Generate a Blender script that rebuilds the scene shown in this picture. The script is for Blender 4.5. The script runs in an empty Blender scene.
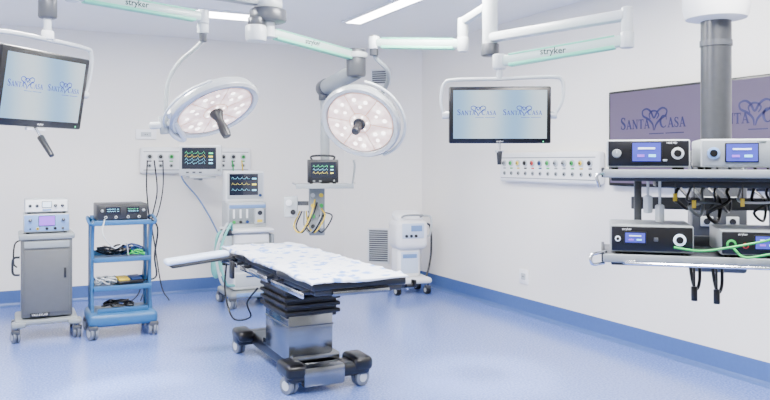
import bpy, bmesh, math, random
from mathutils import Vector, Matrix, Euler, noise
random.seed(4)
V=Vector
# ---------------------------------------------------------------- camera frame
CAM=V((-4.826,-9.305,1.6)); CX=V((.8948,-.4465,0)); CY=V((.4465,.8948,0)); FP=750.0
def cam(px,py,d): return CAM+CX*((px-385)/FP*d)+CY*d+V((0,0,-(py-162)/FP*d))
def cdir(x,d,z): return (CX*x+CY*d+V((0,0,z))).normalized()
def camrot(deg): return math.radians(-26.52+deg)
H=3.12
# ---------------------------------------------------------------- materials
def mat(name,col,rough=.45,metal=0,emit=None,es=0,bump=0,bs=60,var=0,coat=0,alpha=1,trans=0):
    m=bpy.data.materials.new(name); m.use_nodes=True; nt=m.node_tree; p=nt.nodes['Principled BSDF']
    p.inputs['Base Color'].default_value=(*col,1); p.inputs['Roughness'].default_value=rough; p.inputs['Metallic'].default_value=metal
    if coat: p.inputs['Coat Weight'].default_value=coat
    if trans: p.inputs['Transmission Weight'].default_value=trans
    if emit: p.inputs['Emission Color'].default_value=(*emit,1); p.inputs['Emission Strength'].default_value=es
    if bump or var:
        tc=nt.nodes.new('ShaderNodeTexCoord'); n=nt.nodes.new('ShaderNodeTexNoise'); n.inputs['Scale'].default_value=bs; n.inputs['Detail'].default_value=4
        nt.links.new(tc.outputs['Object'],n.inputs['Vector'])
        if bump:
            b=nt.nodes.new('ShaderNodeBump'); b.inputs['Strength'].default_value=bump; b.inputs['Distance'].default_value=.01
            nt.links.new(n.outputs['Fac'],b.inputs['Height']); nt.links.new(b.outputs['Normal'],p.inputs['Normal'])
        if var:
            r=nt.nodes.new('ShaderNodeValToRGB'); r.color_ramp.elements[0].position=.3; r.color_ramp.elements[1].position=.7
            r.color_ramp.elements[0].color=(*[c*(1-var) for c in col],1); r.color_ramp.elements[1].color=(*[min(1,c*(1+var)) for c in col],1)
            nt.links.new(n.outputs['Fac'],r.inputs['Fac']); nt.links.new(r.outputs['Color'],p.inputs['Base Color'])
    return m
WALL=mat('wall_paint',(.88,.85,.79),.5,bump=.02,bs=90,var=.012)
CEIL=mat('ceiling_paint',(.92,.91,.88),.6,var=.01,bs=5)
WHITE=mat('white_plastic',(.78,.79,.79),.35,var=.01)
PLATE=mat('bright_white_plate',(.93,.93,.93),.4,var=.005)
OFFW=mat('offwhite_enamel',(.48,.51,.52),.35)
LGRAY=mat('light_gray_enamel',(.24,.265,.275),.35,var=.02)
ARMG=mat('arm_pale_enamel',(.42,.53,.49),.32,var=.02)
GRAY=mat('mid_gray_metal',(.07,.075,.085),.35,.3)
COLG=mat('brushed_gray_column',(.07,.074,.082),.32,.6,var=.05,bs=30)
CARTG=mat('cart_gray',(.10,.105,.11),.42,.1,var=.03,bs=20)
DGRAY=mat('dark_gray_plastic',(.012,.013,.016),.4)
BLACK=mat('black_plastic',(.002,.002,.003),.3)
RUBBER=mat('black_rubber',(.003,.003,.004),.55,bump=.05)
STEEL=mat('brushed_steel',(.22,.23,.24),.2,1,var=.10,bs=8)
CHROME=mat('chrome',(.7,.71,.73),.15,1)
BLUEC=mat('blue_cart_plastic',(.020,.105,.25),.4,var=.04)
BLUED=mat('dark_blue_plastic',(.012,.04,.15),.4)
BLUEL=mat('light_blue_panel',(.16,.28,.52),.4)
PADB=mat('pale_blue_pad',(.58,.68,.84),.5,var=.02)
GREEN=mat('pale_green_bumper',(.13,.54,.36),.4)
GREENC=mat('green_cable',(.01,.36,.06),.4)
YELLOW=mat('yellow_hose',(.70,.50,.03),.45)
RED=mat('red_plastic',(.5,.03,.03),.4)
TEAL=mat('teal_bag',(.14,.46,.40),.5)
WHEEL=mat('caster_tread_gray',(.14,.16,.20),.5)
HOUS=mat('lamp_housing_silver',(.40,.42,.43),.25,.35)
INK=mat('logo_blue_ink',(.01,.03,.2),.5,emit=(.02,.06,.30),es=.6)
INKP=mat('logo_violet_ink',(.01,.01,.08),.5,emit=(.006,.006,.10),es=.3)
LABELG=mat('gray_print',(.0,.03,.025),.5)
LED=mat('led_white',(1,.95,.85),.4,emit=(1,.95,.88),es=5)
GAP=mat('lamp_gap_brown',(.38,.27,.23),.25,emit=(.9,.62,.52),es=.6)
PANEL=mat('light_panel',(1,1,1),.5,emit=(1,.985,.96),es=18)
SCRK=mat('screen_dark',(.008,.01,.02),.12,emit=(.01,.02,.05),es=.4,coat=.5)
SCRB=mat('screen_blue_glow',(.03,.04,.25),.2,emit=(.08,.08,.60),es=.9)
SCRW=mat('screen_white_glow',(.6,.7,.8),.2,emit=(.75,.85,1),es=1.0)
SCRP=mat('screen_purple_glow',(.2,.08,.4),.2,emit=(.28,.06,.80),es=1.5)
TRG=mat('trace_green',(.05,.8,.3),.3,emit=(.1,.9,.4),es=1.0)
TRY=mat('trace_yellow',(.9,.8,.1),.3,emit=(1,.8,.15),es=1.0)
TRC=mat('trace_cyan',(.2,.7,.9),.3,emit=(.3,.8,1),es=1.0)
CLEAR=mat('clear_canister',(.5,.58,.58),.2)
def petalmat():
    m=bpy.data.materials.new('lamp_reflector'); m.use_nodes=True; nt=m.node_tree; p=nt.nodes['Principled BSDF']
    tc=nt.nodes.new('ShaderNodeTexCoord'); v=nt.nodes.new('ShaderNodeTexVoronoi'); v.feature='SMOOTH_F1'; v.inputs['Scale'].default_value=17; v.inputs['Smoothness'].default_value=.6
    r=nt.nodes.new('ShaderNodeValToRGB'); e=r.color_ramp.elements; e[0].position=.12; e[0].color=(1,.96,.91,1); e[1].position=.62; e[1].color=(.52,.33,.28,1)
    x=e.new(.38); x.color=(.95,.72,.64,1)
    nt.links.new(tc.outputs['Object'],v.inputs['Vector']); nt.links.new(v.outputs['Distance'],r.inputs['Fac']); nt.links.new(r.outputs['Color'],p.inputs['Emission Color'])
    p.inputs['Emission Strength'].default_value=2.2; p.inputs['Base Color'].default_value=(.6,.48,.43,1); p.inputs['Roughness'].default_value=.2; return m
PETAL=petalmat()
def screenmat(name,c0,c1,s,scale=1.2,dist=1.5):
    m=bpy.data.materials.new(name); m.use_nodes=True; nt=m.node_tree; p=nt.nodes['Principled BSDF']
    tc=nt.nodes.new('ShaderNodeTexCoord'); w=nt.nodes.new('ShaderNodeTexWave'); w.inputs['Scale'].default_value=scale; w.inputs['Distortion'].default_value=dist; w.inputs['Detail'].default_value=0; w.inputs['Detail Scale'].default_value=.7
    r=nt.nodes.new('ShaderNodeValToRGB'); r.color_ramp.elements[0].color=(*c0,1); r.color_ramp.elements[1].color=(*c1,1)
    nt.links.new(tc.outputs['Generated'],w.inputs['Vector']); nt.links.new(w.outputs['Fac'],r.inputs['Fac'])
    nt.links.new(r.outputs['Color'],p.inputs['Emission Color']); p.inputs['Emission Strength'].default_value=s
    p.inputs['Base Color'].default_value=(.02,.02,.03,1); p.inputs['Roughness'].default_value=.25
    return m
SCRL=screenmat('screen_pale_blue',(.28,.56,.85),(.74,.90,.97),1.35,.5,1)
SCRV=screenmat('screen_violet',(.045,.032,.10),(.28,.20,.38),.75,.6,2.2)
def floormat():
    m=bpy.data.materials.new('blue_vinyl_floor'); m.use_nodes=True; nt=m.node_tree; p=nt.nodes['Principled BSDF']
    tc=nt.nodes.new('ShaderNodeTexCoord'); a=nt.nodes.new('ShaderNodeTexNoise'); a.inputs['Scale'].default_value=62; a.inputs['Detail'].default_value=3
    b=nt.nodes.new('ShaderNodeTexNoise'); b.inputs['Scale'].default_value=1.2
    r=nt.nodes.new('ShaderNodeValToRGB'); e=r.color_ramp.elements; e[0].position=.38; e[0].color=(.105,.170,.44,1); e[1].position=.62; e[1].color=(.20,.285,.63,1)
    x=e.new(.5); x.color=(.145,.22,.53,1)
    nt.links.new(tc.outputs['Object'],a.inputs['Vector']); nt.links.new(tc.outputs['Object'],b.inputs['Vector'])
    nt.links.new(a.outputs['Fac'],r.inputs['Fac']); nt.links.new(r.outputs['Color'],p.inputs['Base Color'])
    p.inputs['Roughness'].default_value=.2; p.inputs['Specular IOR Level'].default_value=.55
    bp=nt.nodes.new('ShaderNodeBump'); bp.inputs['Strength'].default_value=.10; bp.inputs['Distance'].default_value=.01
    nt.links.new(b.outputs['Fac'],bp.inputs['Height']); nt.links.new(bp.outputs['Normal'],p.inputs['Normal'])
    return m
FLOOR=floormat()
BASEB=mat('blue_vinyl_baseboard',(.06,.12,.32),.4,var=.04,bs=40)
def sheetmat():
    m=bpy.data.materials.new('printed_cotton_sheet'); m.use_nodes=True; nt=m.node_tree; p=nt.nodes['Principled BSDF']
    tc=nt.nodes.new('ShaderNodeTexCoord'); a=nt.nodes.new('ShaderNodeTexVoronoi'); a.inputs['Scale'].default_value=10
    r=nt.nodes.new('ShaderNodeValToRGB'); e=r.color_ramp.elements; e[0].position=.24; e[0].color=(.16,.30,.66,1); e[1].position=.44; e[1].color=(.70,.74,.82,1)
    n=nt.nodes.new('ShaderNodeTexNoise'); n.inputs['Scale'].default_value=8
    bp=nt.nodes.new('ShaderNodeBump'); bp.inputs['Strength'].default_value=.7; bp.inputs['Distance'].default_value=.04
    nt.links.new(tc.outputs['Object'],a.inputs['Vector']); nt.links.new(tc.outputs['Object'],n.inputs['Vector'])
    nt.links.new(a.outputs['Distance'],r.inputs['Fac']); nt.links.new(r.outputs['Color'],p.inputs['Base Color'])
    nt.links.new(n.outputs['Fac'],bp.inputs['Height']); nt.links.new(bp.outputs['Normal'],p.inputs['Normal']); p.inputs['Roughness'].default_value=.8
    return m
SHEET=sheetmat()
# ---------------------------------------------------------------- builder
COL=bpy.context.scene.collection
THM={}
def thing(name,label,cat,loc,rz=0,group=None,kind=None):
    o=bpy.data.objects.new(name,None); o.empty_display_size=.1; COL.objects.link(o)
    o.location=loc; o.rotation_euler=(0,0,rz); o['label']=label; o['category']=cat
    if group: o['group']=group
    THM[o.name]=Matrix.Translation(V(loc))@Matrix.Rotation(rz,4,'Z'); return o
def FR(c,n,up=(0,0,1)):
    n=V(n).normalized(); up=V(up); x=up.cross(n).normalized(); y=n.cross(x).normalized()
    M=Matrix.Identity(4)
    for i in range(3): M[i][0]=x[i]; M[i][1]=y[i]; M[i][2]=n[i]; M[i][3]=c[i]
    return M
def catmull(P,k=6):
    P=[V(p) for p in P]
    if len(P)<3: return P
    Q=[P[0]*2-P[1]]+P+[P[-1]*2-P[-2]]; out=[]
    for i in range(1,len(Q)-2):
        a,b,c,d=Q[i-1:i+3]
        for j in range(k):
            t=j/k; out.append(.5*((2*b)+(c-a)*t+(2*a-5*b+4*c-d)*t*t+(3*b-a-3*c+d)*t**3))
    out.append(P[-1]); return out
class B:
    def __init__(s): s.bm=bmesh.new(); s.mats=[]
    def add(s,tb,m,mx=None):
        if m not in s.mats: s.mats.append(m)
        i=s.mats.index(m)
        if mx is not None: bmesh.ops.transform(tb,matrix=mx,verts=tb.verts)
        for f in tb.faces: f.material_index=i
        me=bpy.data.meshes.new('t'); tb.to_mesh(me); tb.free(); s.bm.from_mesh(me); bpy.data.meshes.remove(me); return s
    def box(s,c,size,m,bev=0,mx=None,rot=None,seg=2):
        tb=bmesh.new(); bmesh.ops.create_cube(tb,size=1); bmesh.ops.scale(tb,vec=V(size),verts=tb.verts)
        if bev: bmesh.ops.bevel(tb,geom=tb.edges[:],offset=min(bev,min(size)*.48),segments=seg,affect='EDGES',profile=.5)
        M=Matrix.Translation(V(c))
        if rot: M=M@Euler(rot).to_matrix().to_4x4()
        if mx is not None: M=mx@M
        return s.add(tb,m,M)
    def beam(s,p0,p1,w,h,m,bev=.01,ext=0):
        p0=V(p0);p1=V(p1);d=(p1-p0); L=d.length+2*ext
        up=V((0,0,1)) if abs(d.normalized().z)<.95 else V((0,1,0))
        M=FR((p0+p1)/2,d,up)
        tb=bmesh.new(); bmesh.ops.create_cube(tb,size=1); bmesh.ops.scale(tb,vec=V((w,h,L)),verts=tb.verts)
        if bev: bmesh.ops.bevel(tb,geom=tb.edges[:],offset=min(bev,min(w,h,L)*.45),segments=2,affect='EDGES',profile=.5)
        return s.add(tb,m,M)
    def cyl(s,p0,p1,r,m,r2=None,seg=24,bev=0):
        p0=V(p0);p1=V(p1);d=p1-p0; r2=r if r2 is None else r2
        up=V((0,0,1)) if abs(d.normalized().z)<.95 else V((0,1,0))
        tb=bmesh.new(); bmesh.ops.create_cone(tb,cap_ends=True,segments=seg,radius1=r,radius2=r2,depth=d.length)
        if bev:
            e=[e for e in tb.edges if abs(e.verts[0].co.z-e.verts[1].co.z)<1e-6]; bmesh.ops.bevel(tb,geom=e,offset=bev,segments=2,affect='EDGES',profile=.5)
        return s.add(tb,m,FR((p0+p1)/2,d,up))
    def sph(s,c,r,m,sc=(1,1,1),mx=None):
        tb=bmesh.new(); bmesh.ops.create_uvsphere(tb,u_segments=20,v_segments=12,radius=r)
        M=Matrix.Translation(V(c))@Matrix.Diagonal((*sc,1)); 
        if mx is not None: M=mx@M
        return s.add(tb,m,M)
    def lathe(s,prof,m,mx,seg=48):
        tb=bmesh.new(); rings=[]
        for r,z in prof:
            rings.append([tb.verts.new((r*math.cos(2*math.pi*i/seg),r*math.sin(2*math.pi*i/seg),z)) for i in range(seg)] if r>1e-5 else [tb.verts.new((0,0,z))])
        for a,b in zip(rings,rings[1:]):
            for i in range(seg):
                j=(i+1)%seg
                vs=[a[i%len(a)],a[j%len(a)],b[j%len(b)],b[i%len(b)]]; u=[]
                for v in vs:
                    if v not in u: u.append(v)
                if len(u)>2: tb.faces.new(u)
        bmesh.ops.recalc_face_normals(tb,faces=tb.faces)
        return s.add(tb,m,mx)
    def tube(s,pts,r,m,seg=10,k=6,smooth=True):
        P=catmull(pts,k) if smooth else [V(p) for p in pts]
        tb=bmesh.new(); rings=[]; T=(P[1]-P[0]).normalized(); n=T.orthogonal().normalized()
        for i,p in enumerate(P):
            t=(P[min(i+1,len(P)-1)]-P[max(i-1,0)]).normalized()
            q=T.rotation_difference(t); n=q@n; n=(n-t*n.dot(t)).normalized(); T=t; b=t.cross(n)
            rings.append([tb.verts.new(p+(n*math.cos(2*math.pi*j/seg)+b*math.sin(2*math.pi*j/seg))*r) for j in range(seg)])
        for a,c in zip(rings,rings[1:]):
            for j in range(seg): tb.faces.new((a[j],a[(j+1)%seg],c[(j+1)%seg],c[j]))
        tb.faces.new(rings[0][::-1]); tb.faces.new(rings[-1])
        bmesh.ops.recalc_face_normals(tb,faces=tb.faces)
        return s.add(tb,m)
    def prism(s,pts,h,m,mx,bev=0):
        tb=bmesh.new(); vs=[tb.verts.new((x,y,0)) for x,y in pts]; f=tb.faces.new(vs)
        r=bmesh.ops.extrude_face_region(tb,geom=[f]); bmesh.ops.translate(tb,vec=(0,0,h),verts=[v for v in r['geom'] if isinstance(v,bmesh.types.BMVert)])
        bmesh.ops.recalc_face_normals(tb,faces=tb.faces)
        if bev: bmesh.ops.bevel(tb,geom=tb.edges[:],offset=bev,segments=2,affect='EDGES',profile=.5)
        return s.add(tb,m,mx)
    def ribbon(s,pts,ws,m,mx,k=6):
        P=catmull([(x,y,w) for (x,y),w in zip(pts,ws)],k); tb=bmesh.new(); L=[]
        for i,p in enumerate(P):
            t=P[min(i+1,len(P)-1)]-P[max(i-1,0)]; n=V((-t.y,t.x,0)).normalized()*p.z/2
            L.append((tb.verts.new((p.x+n.x,p.y+n.y,0)),tb.verts.new((p.x-n.x,p.y-n.y,0))))
        for a,b in zip(L,L[1:]): tb.faces.new((a[0],a[1],b[1],b[0]))
        for f in tb.faces:
            if f.normal.z<0: f.normal_flip()
        return s.add(tb,m,mx)
    def text(s,t,mx,size,m,align='CENTER',ext=.0006,space=1,xs=1,off=0):
        cu=bpy.data.curves.new('txt','FONT'); cu.body=t; cu.size=size; cu.align_x=align; cu.align_y='CENTER'; cu.extrude=ext; cu.resolution_u=2; cu.space_character=space; cu.offset=off
        o=bpy.data.objects.new('txt',cu); COL.objects.link(o); bpy.context.view_layer.update()
        me=bpy.data.meshes.new_from_object(o.evaluated_get(bpy.context.evaluated_depsgraph_get()))
        tb=bmesh.new(); tb.from_mesh(me); bpy.data.objects.remove(o); bpy.data.curves.remove(cu); bpy.data.meshes.remove(me)
        return s.add(tb,m,mx@Matrix.Diagonal((xs,1,1,1)))
    def obj(s,name,parent=None,label=None,world=False,smooth=True):
        me=bpy.data.meshes.new(name)
        if parent is not None and world: bmesh.ops.transform(s.bm,matrix=THM[parent.name].inverted(),verts=s.bm.verts)
        s.bm.to_mesh(me); s.bm.free()
        for m in s.mats: me.materials.append(m)
        if smooth:
            for p in me.polygons: p.use_smooth=True
            me.set_sharp_from_angle(angle=math.radians(35))
        o=bpy.data.objects.new(name,me); COL.objects.link(o)
        if parent is not None: o.parent=parent; THM[o.name]=THM[parent.name]
        if label: o['label']=label
        return o
def struct(b,name): o=b.obj(name,smooth=False); o['kind']='structure'; return o
# ---------------------------------------------------------------- room
XL=-7.6; YF=-11.5
struct(B().box(((XL)/2,YF/2,-.05),(-XL+.4,-YF+.4,.1),FLOOR),'floor')
struct(B().box((XL/2,.06,H/2),(-XL+.24,.12,H),WALL),'wall_back')
struct(B().box((.06,YF/2,H/2),(.12,-YF,H),WALL),'wall_right')
struct(B().box((XL-.06,YF/2,H/2),(.12,-YF,H),WALL),'wall_left')
struct(B().prism([(-.80,0),(0,-.72),(0,0)],H,WALL,Matrix.Identity(4)),'wall_corner')
struct(B().box((XL/2,YF/2,H+.06),(-XL+.24,-YF+.24,.12),CEIL),'ceiling')
bh=.172
def bb(p0,p1,inn,name):
    p0=V((*p0,0));p1=V((*p1,0));d=(p1-p0); L=d.length; d.normalize(); n=V((*inn,0)).normalized()
    M=Matrix.Identity(4)
    for i in range(3): M[i][0]=n[i]; M[i][1]=(0,0,1)[i]; M[i][2]=d[i]; M[i][3]=p0[i]
    struct(B().prism([(0,0),(.04,0),(.018,.012),(.008,.035),(.006,bh),(0,bh)],L,BASEB,M),name)
bb((XL,0),(-.80,0),(0,-1),'baseboard_back'); bb((-.80,0),(0,-.72),(-.67,-.744),'baseboard_corner'); bb((0,YF),(0,-.72),(-1,0),'baseboard_right'); bb((XL,YF),(XL,0),(1,0),'baseboard_left')
def cpanel(x,y,sx,sy):
    t=thing('ceiling_light','recessed white luminous ceiling panel with slim frame','ceiling light',(x,y,H),group='recessed ceiling lights')
    B().box((0,0,-.012),(sx,sy,.02),PANEL,.002).obj('diffuser',t,smooth=False)
    f=B()
    for a,b,c,d in((0,sy/2+.02,sx+.08,.04),(0,-sy/2-.02,sx+.08,.04),(sx/2+.02,0,.04,sy),(-sx/2-.02,0,.04,sy)): f.box((a,b,-.01),(c,d,.024),WHITE,.003)
    f.obj('frame',t)
def ceilpt(px,py):
    d=(H-1.6)*FP/(162-py); return cam(px,py,d)
p=ceilpt(203,12); cpanel(p.x,p.y,1.3,.32)
p=ceilpt(386,8); cpanel(p.x,p.y,.17,1.6)
for (x,y) in ((-4.6,-3.6),(-2.2,-4.7),(-4.6,-6.2),(-2.2,-7.6),(-4.6,-8.8),(-6.4,-4.6),(-6.4,-1.6),(-.95,-5.6)): cpanel(x,y,1.2,.5)
cd=(V((0,-.72,0))-V((-.80,0,0))); cn=V((-.72,-.80,0)).normalized()
def grille(f,z0,z1,w,name,label):
    c=V((-.80,0,0))+cd*f; c.z=(z0+z1)/2
    t=thing(name,label,'vent',(c.x,c.y,0)); M=FR(c+cn*.006,cn); h=z1-z0
    b=B(); 
    for s in(-1,1): b.box((s*(w/2-.01),0,0),(.02,h,.014),WHITE,.002,mx=M); b.box((0,s*(h/2-.01),0),(w,.02,.014),WHITE,.002,mx=M)
    b.box((0,0,-.004),(w-.02,h-.02,.003),DGRAY,mx=M); b.obj('frame',t,world=True)
    n=int(h/.028); b=B()
    for i in range(n): b.box((0,-h/2+.025+(h-.05)*i/(n-1),.002),(w-.035,.012,.010),OFFW,mx=M,rot=(.6,0,0))
    b.obj('louvers',t,world=True)
grille(.45,.25,.72,.30,'return_air_grille','white louvered return air grille low on the corner panel')
grille(.48,2.62,2.84,.28,'ceiling_air_grille','small white louvered air grille high on the corner panel')
# ---------------------------------------------------------------- helpers
def caster(t,x,y,r,m=WHEEL,hub=OFFW,ang=0,top=None,z=0):
    top=top or r*2.5; b=B(); c,s=math.cos(ang),math.sin(ang); ax=V((c,s,0)); tr=V((-s,c,0))*r*.35; P=V((x,y,0))
    for k in(-1,1):
        a=P+tr+ax*(k*r*.32)+V((0,0,r)); b.cyl(a-ax*r*.22,a+ax*r*.22,r,m,seg=28,bev=r*.08); b.cyl(a-ax*r*.25,a+ax*r*.25,r*.55,hub,seg=20)
    b.box(P+tr*.5+V((0,0,r*1.75)),(r*1.3,r*1.5,r*.7),GRAY,r*.2,rot=None); b.cyl(P+V((0,0,r*1.9)),P+V((0,0,top)),r*.25,STEEL,seg=14)
    return b.obj('caster',t)
def device(name,label,cat,loc,rz,w,d,h,body,feats,front=None,feet=True,bev=.008,top=None):
    t=thing(name,label,cat,loc,rz); f0=.012 if feet else 0
    b=B().box((0,0,f0+h/2),(w,d,h),body,bev)
    if feet:
        for sx in(-1,1):
            for sy in(-1,1): b.cyl((sx*(w/2-.035),sy*(d/2-.04),0),(sx*(w/2-.035),sy*(d/2-.04),f0+.004),.014,RUBBER,seg=12)
    b.obj('housing',t)
    yf=-d/2
    if front: B().box((0,yf-.004,f0+h/2),(w*.97,.012,h*.9),front,.004).obj('front_panel',t); yf-=.010
    for ft in feats:
        k=ft[0]; x=(ft[1]-.5)*w; z=f0+ft[2]*h
        if k=='screen':
            b=B().box((x,yf-.002,z),(ft[3]*w+.01,.007,ft[4]*h+.01),BLACK,.002).box((x,yf-.0055,z),(ft[3]*w,.004,ft[4]*h),ft[5])
            if len(ft)>6:
                for j,mm in enumerate(ft[6]):
                    zz=z+ft[4]*h*(.32-.64*(j+.5)/len(ft[6])); pts=[]; n=14
                    for q in range(n+1): pts.append((x-ft[3]*w*.42+ft[3]*w*.6*q/n,yf-.009,zz+(.10*h*ft[4]*(1 if q%4==1 else (-.4 if q%4==2 else 0)))))
                    b.tube(pts,.0013,mm,seg=5,smooth=False)
                    b.box((x+ft[3]*w*.35,yf-.009,zz),(ft[3]*w*.12,.002,h*ft[4]*.07),mm)
            elif ft[5] is SCRB:
                b.box((x,yf-.009,z+ft[4]*h*.2),(ft[3]*w*.6,.002,ft[4]*h*.10),SCRW).box((x-ft[3]*w*.2,yf-.009,z-ft[4]*h*.2),(ft[3]*w*.25,.002,ft[4]*h*.14),SCRP).box((x+ft[3]*w*.2,yf-.009,z-ft[4]*h*.2),(ft[3]*w*.25,.002,ft[4]*h*.14),TRC)
            b.obj('screen',t)
        elif k=='knob': B().cyl((x,yf+.002,z),(x,yf-.022,z),ft[3],ft[4],r2=ft[3]*.88,bev=.002).box((x,yf-.023,z+ft[3]*.4),(.003,.003,ft[3]*.7),WHITE).obj('knob',t)
        elif k=='port': B().cyl((x,yf+.002,z),(x,yf-.006,z),ft[3],ft[4],bev=.001).cyl((x,yf-.005,z),(x,yf-.008,z),ft[3]*.6,BLACK).obj('socket',t)
        elif k=='btn': B().box((x,yf-.003,z),(ft[3]*w,.010,ft[4]*h),ft[5],.002).obj('button',t)
        elif k=='text': B().text(ft[3],FR((x,yf-.001,z),(0,-1,0)),ft[4],ft[5]).obj('printed_lettering',t)
    return t
# serif capitals drawn as flat ribbons (unit height)
GW={'S':.58,'A':.80,'N':.84,'T':.74,'C':.74}
def glyph(b,ch,mx,m):
    def st(x0,y0,x1,y1,w): b.ribbon([(x0,y0),(x1,y1)],[w,w],m,mx)
    def hb(x0,x1,y,h): st(x0,y,x1,y,h)
    if ch=='A': st(.11,0,.38,1,.10); st(.36,1,.67,0,.19); hb(.2,.58,.33,.08); hb(-.02,.26,.03,.07); hb(.52,.84,.03,.07)
    elif ch=='N': st(.15,0,.15,1,.10); st(.70,0,.70,1,.10); st(.13,1,.71,0,.19); hb(.02,.3,.03,.07); hb(-.01,.2,.97,.07); hb(.57,.84,.97,.07)
    elif ch=='T': st(.37,0,.37,1,.19); hb(.02,.72,.95,.09); st(.04,.75,.04,.97,.06); st(.70,.75,.70,.97,.06); hb(.22,.52,.03,.07)
    elif ch=='C':
        pts=[];ws=[]
        for a in range(45,316,18): r=math.radians(a); pts.append((.40+.33*math.cos(r),.5+.47*math.sin(r))); ws.append(.08+.12*abs(math.cos(r)) if 90<a<270 else .08)
        b.ribbon(pts,ws,m,mx,k=3); st(.66,.62,.66,.98,.07)
    elif ch=='S':
        b.ribbon([(.46,.80),(.38,.94),(.27,.97),(.12,.90),(.09,.72),(.22,.56),(.38,.44),(.48,.26),(.42,.08),(.27,.03),(.12,.07),(.05,.22)],[.07,.08,.09,.13,.17,.2,.2,.17,.13,.09,.08,.07],m,mx,k=4); st(.48,.70,.48,.98,.06); st(.05,.02,.05,.32,.06)
def word(b,w,mx,x,h,m):
    for i,ch in enumerate(w):
        s=h*1.3 if i==0 else h
        glyph(b,ch,mx@Matrix.Translation((x,0,0))@Matrix.Diagonal((s,s,1,1)),m); x+=(GW[ch]+.06)*s
def logo(b,mx,s,m):
    word(b,'SANTA',mx,-1.02*s,.225*s,m); word(b,'CASA',mx,.23*s,.225*s,m)
    E=mx@Matrix.Translation((.035*s,.02*s,0))@Matrix.Diagonal((s*.80,s*.74,1,1))
    b.ribbon([(.0,-.10),(-.03,.10),(-.20,.27),(-.40,.38),(-.42,.54),(-.26,.60),(-.10,.50),(.02,.30),(.16,.50),(.34,.60),(.50,.52),(.46,.36),(.26,.24),(.10,.08),(.04,-.10)],[.03,.06,.07,.06,.05,.06,.07,.06,.07,.06,.05,.06,.07,.06,.03],m,E,k=5)
    b.ribbon([(-.12,.26),(-.16,.42),(-.04,.52),(.12,.50),(.20,.38),(.12,.26)],[.03,.05,.06,.05,.05,.03],m,E,k=5)
    M2=mx@Matrix.Diagonal((s,s,1,1)); b.ribbon([(-.1,-.13),(.35,-.13)],[.022,.022],m,M2); b.ribbon([(.40,-.13),(.93,-.13)],[.022,.022],m,M2)
def display(t,c,n,up,w,h,th,scr,ink,bez=.028,ls=None,back=True,ly=0):
    M=FR(c,n,up)
    hs=B().box((0,0,-th/2),(w,h,th),BLACK,.010,mx=M)
    if back: hs.box((0,0,-th-.02),(w*.6,h*.6,.05),DGRAY,.015,mx=M)
    hs=hs.obj('display_housing',t,world=True)
    b=B().box((0,.004,.0005),(w-2*bez,h-2*bez,.003),scr,mx=M)
    ls=ls or w*.19
    for i in range(2): logo(b,M@Matrix.Translation(((-.245+.49*i)*(w-2*bez),ly,.0035)),ls,ink)
    b.obj('screen',hs,world=True)
    if back: B().text('stryker',M@Matrix.Translation((0,-h/2+bez*.5,.001)),.016,WHITE).obj('bezel_lettering',hs,world=True)
    B().cyl(M@V((w/2-.05,-h/2+bez*.45,-.001)),M@V((w/2-.05,-h/2+bez*.45,.002)),.004,TRG,seg=10).obj('power_button',hs,world=True)
    return M,hs
def springarm(t,p0,p1,w=.06,h=.07,txt=True):
    p0=V(p0);p1=V(p1)
    b=B().beam(p0,p1,w,h,ARMG,.018)
    b.cyl(p0-V((0,0,h*.7)),p0+V((0,0,h*.7)),w*.72,OFFW,bev=.008); b.cyl(p1-V((0,0,h*.7)),p1+V((0,0,h*.7)),w*.72,OFFW,bev=.008)
    a=b.obj('spring_arm',t,world=True)
    d=(p1-p0).normalized(); dn=V((0,0,-1)); 
    B().beam(p0+d*.07+dn*h*.46,p1-d*.07+dn*h*.46,w*1.08,.022,GREEN,.006).beam(p0+d*.07-dn*h*.48,p1-d*.07-dn*h*.48,w*.95,.012,GREEN,.004).obj('green_bumper_strip',a,world=True)
    if txt:
        n=V((0,0,1)).cross(d); n=n if n.dot(CAM-p0)>0 else -n
        c=p0.lerp(p1,.45)+n*(w/2+.0015)+V((0,0,.006))
        B().text('stryker',FR(c,n,V((0,0,1))),h*.82,LABELG,off=.0008).obj('arm_lettering',a,world=True)
    return a
# ---------------------------------------------------------------- hanging monitor (front view)
Mc=cam(500,115,4.9)
t=thing('hanging_monitor','black flat medical display hung from white yoke and articulated ceiling arm','monitor',(Mc.x,Mc.y,0))
n=cdir(-.03,-1,-.04); w,h=.665,.372
M,hs=display(t,Mc,n,(0,0,1),w,h,.05,SCRL,INK)
yk=B()
sx=w/2+.03
yk.tube([M@V((-sx,0,-.04)),M@V((-sx-.02,.10,-.04)),M@V((-sx-.0,.205,-.05)),M@V((-sx+.07,.232,-.05)),M@V((0,.238,-.05)),M@V((sx-.03,.25,-.05)),M@V((sx+.05,.225,-.05)),M@V((sx+.05,.10,-.04)),M@V((sx,0,-.04))],.012,OFFW,k=8)
for k in(-1,1): yk.cyl(M@V((k*(w/2-.02),0,-.04)),M@V((k*(sx+.012),0,-.04)),.024,OFFW)
yk.obj('yoke',t,world=True)
top=M@V((.0,.24,-.05))
J1=cam(500,62,4.95)
B().cyl(V((top.x,top.y,top.z-.01)),V((top.x,top.y,J1.z+.02)),.020,OFFW,bev=.004).cyl(V((top.x,top.y,J1.z-.05)),V((top.x,top.y,J1.z-.01)),.032,WHITE,bev=.006).obj('drop_pivot',t,world=True)
J1=V((top.x,top.y,J1.z))
J2=cam(627,40,4.55); J2b=V((J2.x,J2.y,cam(627,15,4.55).z))
springarm(t,J1,J2)
B().cyl(J2+V((0,0,.02)),J2b+V((0,0,.05)),.035,OFFW,bev=.01).obj('elbow_joint',t,world=True)
K=cam(490,14,5.4); K=V((K.x,K.y,J2b.z))
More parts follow.
